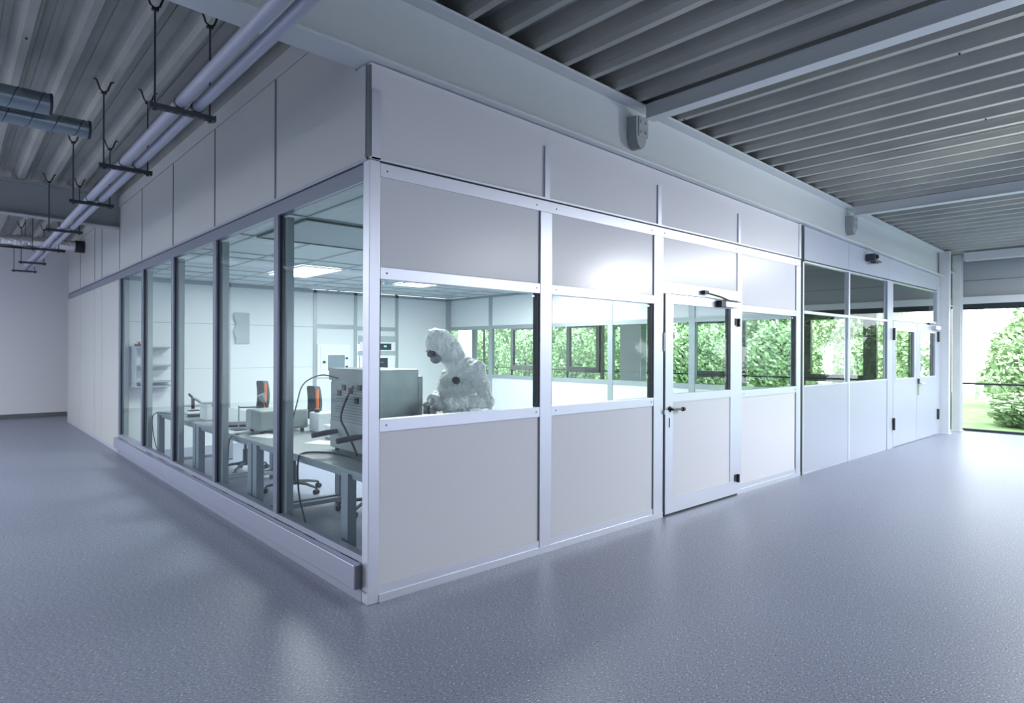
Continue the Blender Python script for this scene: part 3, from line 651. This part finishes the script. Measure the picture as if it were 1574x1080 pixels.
# ------------------------------------------------------------------ units on the back wall
ov = empty('wall_oven', (4.42, by-.002, 1.16), label='built in unit with green display above a dark windowed door, in the back wall', cat='oven')
MB().box(-.42, .42, -.02, 0, .55, .72).build('top_recess', M['filt'], ov)
m = MB().box(-.40, .40, -.05, -.02, .42, .60).build('control_panel', M['white'], ov, bevel=.004)
MB().box(.02, .30, -.055, -.05, .44, .57).build('display', M['screen'], m); MB().box(.13, .19, -.058, -.055, .50, .53).build('readout', M['green_led'], m)
MB().box(-.42, .42, -.03, 0, .33, .42).build('spacer', M['filt'], ov)
m = MB().box(-.40, .40, -.05, -.0, -.10, .33).build('oven_door', M['white'], ov, bevel=.005); MB().box(-.27, .22, -.055, -.05, -.05, .28).build('door_window', M['screen'], m); MB().box(-.2, .12, -.06, -.055, .185, .20).build('door_handle', M['chrome'], m)
hp = empty('pass_through_hatch', (3.50, by-.002, 1.08), label='white pass-through hatch with a grey window and two knobs on the back wall', cat='hatch')
MB().box(-.34, .32, -.03, 0, .0, .62).build('hatch_frame', M['white'], hp, bevel=.004); m = MB().box(-.29, .27, -.045, -.03, .04, .58).build('hatch_door', M['white'], hp, bevel=.004)
MB().box(-.14, .20, -.05, -.045, .13, .42).build('hatch_window', M['duct'], m); MB().cyl((-.22, -.045, .29), (-.22, -.08, .29), .025).build('knob', M['zinc'], hp)
for zz in (.2, .36): MB().cyl((.24, -.045, zz), (.24, -.075, zz), .02).build('knob', M['zinc'], hp)
t = MB(); vs = []; n1 = 14
for j in range(n1+1):
    zz = 1.70 + .53*j/n1; xs = 1.68 + .02*math.sin(j*.9)
    vs += [(xs, by-.03-.01*math.sin(j*.7), zz), (1.93, by-.012, zz), (1.93, by-.006, zz), (xs, by-.02-.01*math.sin(j*.7), zz)]
fs = []
for j in range(n1):
    for k in range(4): fs.append((j*4+k, j*4+(k+1) % 4, (j+1)*4+(k+1) % 4, (j+1)*4+k))
fs += [(0, 1, 2, 3), (n1*4+3, n1*4+2, n1*4+1, n1*4)]
tag(t.add(vs, fs).build('hanging_sheet', M['filt'], smooth=True), 'grey green sheet with a wavy edge hanging on the white back wall', 'sheet')
t = empty('wall_shelf', (.14, by-.03, 1.62), label='narrow wall shelf with grey boards at the far left end of the room', cat='shelf')
for zz in (-.60, -.53, -.28, .0): MB().box(.0, .55, -.28, .03, zz, zz+.018).build('shelf_board', M['part'], t)
MB().box(.01, .03, -.26, .02, -.6, .02).build('side_panel', M['part'], t)
t = empty('small_valve', (.22, by-.18, 1.66), label='tiny brass and orange valve on the far left shelf', cat='valve')
m = MB(); m.cyl((-.06, 0, 0), (.06, 0, 0), .022); m.cyl((0, 0, -.02), (0, 0, .04), .012); m.build('valve_body', M['zinc'], t); MB().cyl((.0, 0, .04), (.0, 0, .055), .035).build('hand_wheel', M['orange'], t)

# ------------------------------------------------------------------ worker
def remesh_build(mb, name, m, parent, vox, smooth_it=6, disp=None):
    o = mb.build(name, m, parent, fix=False)
    r = o.modifiers.new('union', 'REMESH'); r.mode = 'VOXEL'; r.voxel_size = vox; r.use_smooth_shade = True
    s = o.modifiers.new('smooth', 'SMOOTH'); s.factor = .5; s.iterations = smooth_it
    if disp:
        tx = bpy.data.textures.new(name+'_folds', 'CLOUDS'); tx.noise_scale = disp[1]; tx.noise_depth = 2
        dp = o.modifiers.new('folds', 'DISPLACE'); dp.texture = tx; dp.strength = disp[0]; dp.mid_level = .5; dp.texture_coords = 'LOCAL'
    return o
V = Vector
hd = V((1.245, 1.0, 1.640)); nk = V((1.365, .895, 1.475)); ch = V((1.375, .875, 1.29)); ab = V((1.39, .86, 1.12)); pv = V((1.42, .84, .97))
ls = V((1.41, .67, 1.44)); rs = V((1.44, 1.06, 1.42)); le = V((1.40, .52, 1.18)); re = V((1.38, 1.16, 1.18))
lwr = V((1.075, .625, 1.165)); rwr = V((1.08, .86, 1.185)); lh = V((1.01, .655, 1.105)); rh = V((1.01, .79, 1.115))
def limb(m, a, b, r0, r1, n=5):
    for i in range(n+1):
        t = i/n; p = a.lerp(b, t); r = r0*(1-t)+r1*t
        m.ell(p, (r, r, r), 12, 8)
def body(m, g=0.):
    face_rot = Matrix.Rotation(-.75, 3, Vector((-.38, -.92, 0)).normalized())
    limb(m, nk, hd+V((.02, -.01, -.02)), .062+g, .07+g, 3)
    m.ell(ch, (.15+g, .185+g, .20+g), 18, 12, Matrix.Rotation(.15, 3, 'Y')); m.ell(ab, (.145+g, .17+g, .17+g), 16, 10); m.ell(pv, (.14+g, .17+g, .13+g), 16, 10)
    limb(m, nk, ls, .07+g, .062+g, 4); limb(m, nk, rs, .07+g, .062+g, 4)
    limb(m, ls, le, .058+g, .045+g); limb(m, rs, re, .058+g, .045+g)
    limb(m, le, lwr, .044+g, .030+g, 7); limb(m, re, rwr, .044+g, .030+g, 7)
    for s_ in (-1, 1):
        hp_ = pv + V((.0, .09*s_, -.05)); kn = V((1.50+.02*s_, .79+.12*s_, .50)); an = V((1.56, .79+.13*s_, .09))
        limb(m, hp_, kn, .085+g, .060+g, 7); limb(m, kn, an, .060+g, .042+g, 7)
        m.ell(an+V((-.07, .015, -.045)), (.13, .048, .040), 14, 8)
pr = MB(); body(pr, -.012)
Rf = Matrix.Rotation(math.radians(158), 3, 'Z') @ Matrix.Rotation(.72, 3, 'Y')    # local +X = gaze, tipped down
pr.ell(hd, (.098, .076, .118), 20, 14, Rf)
pr.ell(hd + Rf @ V((.088, 0, -.025)), (.022, .014, .022), 10, 8, Rf); pr.ell(hd + Rf @ V((.055, 0, -.085)), (.04, .045, .03), 12, 8, Rf)
for s_ in (-1, 1): pr.ell(hd + Rf @ V((.0, .076*s_, -.01)), (.015, .01, .03), 8, 6, Rf)
person = remesh_build(pr, 'person', M['skin'], None, .011, 3)
tag(person, 'worker in a hooded white coverall and mask bending over the bench behind the window', 'person')
cv = MB(); body(cv, .018)
hc = hd + Rf @ V((-.022, 0, .012))
cv.ell(hc, (.124, .112, .142), 22, 16, Rf)
cv.ell(hd + Rf @ V((-.06, 0, -.06)), (.085, .085, .12), 16, 10, Rf)
limb(cv, hc + Rf @ V((-.05, 0, -.05)), nk + V((.03, -.01, .0)), .09, .10, 4)
# hunched upper back and loose sleeve folds
cv.ell(ch + V((.08, .0, .07)), (.10, .16, .16), 16, 10); cv.ell(ab + V((.03, 0, -.03)), (.135, .175, .17), 16, 10)
remesh_build(cv, 'coverall', M['suit'], person, .010, 4, (.038, .075))
# face opening parts
m = MB(); m.ell(hd + Rf @ V((.085, 0, -.008)), (.050, .082, .034), 18, 10, Rf); m.build('safety_goggles', M['blackp'], person, smooth=True)
m = MB(); m.ell(hd + Rf @ V((.090, 0, -.066)), (.052, .072, .048), 18, 10, Rf); m.build('face_mask', M['maskc'], person, smooth=True)
m = MB(); m.ell(hd + Rf @ V((.10, 0, .028)), (.020, .060, .014), 16, 8, Rf); m.build('forehead', M['skin'], person, smooth=True)
m = MB(); m.cyl(V((1.212, .712, 1.35)), V((1.27, .77, 1.34)), .030, .034, seg=16); m.build('badge', M['blackp'], person, smooth=True)
def hand(wr, pc, sgn, name='glove'):
    d_ = (pc - wr).normalized(); up = V((0, 0, 1)); side = d_.cross(up).normalized()*sgn
    m = MB(); limb(m, wr, pc, .030, .034, 4)
    m.ell(pc + d_*.01, (.045, .040, .022), 14, 10)
    for k, (L_, off) in enumerate(((.070, -.030), (.080, -.010), (.075, .010), (.060, .028))):
        b0 = pc + d_*.030 - up*off*.9 + side*.012; b1 = b0 + d_*.036 + side*.006 - up*.004; b2 = b1 + d_*L_*.28 - side*.022; b3 = b2 - side*.026 + d_*.004
        limb(m, b0, b1, .0105, .0095, 4); limb(m, b1, b2, .0095, .0088, 3); limb(m, b2, b3, .0088, .0078, 3)
    t0 = pc - d_*.005 + up*.025 - side*.012; t1 = t0 + d_*.035 - side*.022; t2 = t1 + d_*.026 - side*.006
    limb(m, t0, t1, .0125, .011, 4); limb(m, t1, t2, .011, .0095, 3)
    return remesh_build(m, name, M['glove'], person, .0045, 2)
hand(lwr, V((.99, .632, 1.140)), 1); hand(rwr, V((.985, .765, 1.145)), -1)

# ------------------------------------------------------------------ outside
gd = MB().box(13.7, 29, -30, 60, -.3, -.05).build('ground_outside', M['grass']); tag(gd, 'green lawn outside the facade', 'lawn', kind='structure')
def bush_mesh(name, R, Hh, n, seed, ls=.11):
    rnd = random.Random(seed); m = MB()
    blobs = [(rnd.uniform(-R*.35, R*.35), rnd.uniform(-R*.5, R*.5), rnd.uniform(.18, .80)*Hh, rnd.uniform(.38, .52)*R) for _ in range(18)]
    for i in range(n):
        bx_, by_, bz_, br_ = rnd.choice(blobs)
        u = V((rnd.gauss(0, 1), rnd.gauss(0, 1), rnd.gauss(0, 1))).normalized()*br_*rnd.uniform(.75, 1.05)
        c_ = V((bx_, by_, bz_)) + u
        if c_.z < .02: c_.z = rnd.uniform(.02, .3)
        q = V((rnd.gauss(0, 1), rnd.gauss(0, 1), rnd.gauss(.6, 1))).normalized(); a = q.orthogonal().normalized(); b_ = q.cross(a); s_ = ls*rnd.uniform(.6, 1.2)
        m.add([c_-a*s_, c_+b_*s_*.6, c_+a*s_, c_-b_*s_*.6], [(0, 1, 2, 3)], rnd.choice((0, 0, 1, 1, 2)))
    return m
fol = []
for k, (R, Hh, n) in enumerate(((1.9, 5.0, 17000), (1.5, 2.9, 11000), (1.2, 1.9, 7000))):
    t = empty('leafy_bush')
    m = bush_mesh('foliage', R, Hh, n, 11+k, .09); f = m.build('foliage', [M['leafA'], M['leafB'], M['leafC']], t, fix=False)
    f['kind'] = 'stuff'
    core = MB(); core.ell((0, 0, Hh*.42), (R*.32, R*.45, Hh*.38), 14, 10); core.build('inner_growth', M['leafC'], t)
    s = MB()
    for q in range(4): s.tube([(0, .1*q-.15, 0), (.1*q-.2, .3*q-.45, Hh*.3), (.2*q-.3, .5*q-.7, Hh*.6)], [.06, .04, .02], seg=7)
    s.build('stem', M['bark'], t)
    fol.append(t)
used = [False]*3
spots = []
for i in range(8): spots.append((22.4, 7.0+3.7*i, 0))
for i in range(9): spots.append((25.9, 5.6+3.7*i, 0))
for i in range(6): spots.append((19.1, 6.4+3.1*i, 1))
spots += [(15.7, -1.15, 2), (15.7, -3.8, 2), (21.9, -.2, 1), (17.9, -.95, 2), (22.6, -3.7, 1), (21.2, -7.0, 0), (22.0, 3.55, 1), (18.3, 3.3, 2)]
for i in range(4): spots.append((20.5, -10.8-3.8*i, 0))
names = ['behind the cleanroom door window', 'behind the second cleanroom window', 'behind the worker', 'far along the facade']
for i, (px, py, k) in enumerate(spots):
    o = fol[k] if not used[k] else copy_tree(fol[k]); used[k] = True
    o.location = (px, py, -.05); o.rotation_euler = (0, 0, (i*1.9) % .9-.45)
    o.scale = (1, 1, 1)
    if px == 15.7: o.scale = (.9, 1.05, .36)
    if (px, py) == (21.9, -.2): o.scale = (1, 1, 1.2)
    kk = ['tall bush', 'rounded bush', 'low spreading bush'][k]
    if px == 15.7: kk = 'knee high shrub close to the glass'
    where = ('outside the large right hand window' if py < 2.6 else 'outside, seen past the grey partition' if py < 7.2 else 'outside, seen through the cleanroom door glass' if py < 12 else 'outside, seen through the cleanroom windows')
    tag(o, 'green leafy %s %s' % (kk, where), 'bush', kk + ' ' + where)
for i, (px, py, r, hh) in enumerate(((25.5, 1.95, .10, 9), (26.2, 1.1, .10, 9), (25, -.35, .13, 9), (26.4, -.75, .22, 10), (28.3, 3.9, .14, 9), (28.2, 6.4, .11, 9), (27, 2.9, .10, 9), (28.3, 7.9, .13, 9))):
    t = empty('tree', (px, py, -.1), label='bare pale tree trunk %s' % ['in the sky gap left in the large window', 'thin, right of the sky gap', 'above the bush in the large window', 'thick, above the bush at the right picture edge', 'seen over the bushes past the partition', 'slim, seen beside its thicker neighbour past the partition', 'slim, behind the double door', 'behind the bushes past the cleanroom door'][i], cat='tree', group='bare tree trunks outside')
    lean = random.uniform(-.3, .3)
    m = MB(); m.tube([(0, 0, 0), (.05, lean*.3, hh*.4), (0, lean, hh)], [r, r*.8, r*.5], seg=10); m.build('trunk', M['bark'], t, smooth=True)
    for q in range(5):
        z_ = hh*(.35+.12*q); s_ = (-1)**q; MB().tube([(0, lean*.4, z_), (.1, s_*.5, z_+.35), (.1, s_*1.1, z_+.5)], [.04, .025, .01], seg=6).build('branch', M['bark'], t)

# ------------------------------------------------------------------ light
wd = bpy.data.worlds.new('overcast'); S.world = wd; wd.use_nodes = True
bg = wd.node_tree.nodes['Background']; bg.inputs[0].default_value = (.93, .97, 1, 1); bg.inputs[1].default_value = 2.5
def area(name, loc, rot, sx, sy, power, col=(1, 1, 1)):
    l = bpy.data.lights.new(name, 'AREA'); l.shape = 'RECTANGLE'; l.size = sx; l.size_y = sy; l.energy = power; l.color = col
    o = bpy.data.objects.new(name, l); COL.objects.link(o); o.location = loc; o.rotation_euler = rot; return o
for (x_, y_) in ((1.8, 5.06), (3.9, 5.06), (1.8, 2.2), (3.9, 2.2), (5.4, 3.6)):
    area('cleanroom_panel_fill', (x_, y_, 2.69), (0, 0, 0), .55, 1.15, 25, (.97, 1, .99))  # some sit under lit panels, the others are unseen fill added for brightness
HL = (.92, .95, 1)
area('hall_spot', (6.2, -3.0, 2.75), (math.radians(80), 0, math.radians(45)), .2, .2, 19, (.95, .97, 1))
for x_, y_, e_ in ((10.3, -4.3, 230), (6.5, -6.5, 150), (3.0, -8.5, 80), (-5.5, -3.0, 45), (-6.5, 1.5, 60), (-6.3, 5.0, 90), (-7.3, 8.6, 290)):
    area('hall_fill', (x_, y_, 3.45), (0, 0, 0), 2.0, 3.0, e_, HL)  # unseen area lights added to brighten the hall, no fixtures modelled

# ------------------------------------------------------------------ camera
cd = bpy.data.cameras.new('camera'); cam = bpy.data.objects.new('camera', cd); COL.objects.link(cam)
cd.sensor_width = 36; cd.sensor_fit = 'HORIZONTAL'; cd.lens = 962/1574*36
cd.shift_y = (540-538.5)/1574*-1
FA = math.radians(47.94); roll = math.radians(.228)
fwd = V((math.cos(FA), math.sin(FA), 0)); rt = V((math.sin(FA), -math.cos(FA), 0)); up = V((0, 0, 1))
r2 = rt*math.cos(roll) + up*math.sin(roll)*1; u2 = up*math.cos(roll) - rt*math.sin(roll)
mt = Matrix((r2, u2, -fwd)).transposed().to_4x4(); mt.translation = V((-1.956, -3.506, 1.6)); cam.matrix_world = mt
cd.clip_start = .05; cd.clip_end = 200
S.camera = cam
S.view_settings.view_transform = 'Standard'; S.view_settings.look = 'None'; S.view_settings.gamma = 1; S.view_settings.exposure = 1.35
S.view_settings.use_curve_mapping = False
S.cycles.transparent_max_bounces = 32; S.cycles.max_bounces = 8; S.cycles.use_denoising = True
S.cycles.caustics_reflective = False; S.cycles.caustics_refractive = False; S.cycles.sample_clamp_indirect = 6
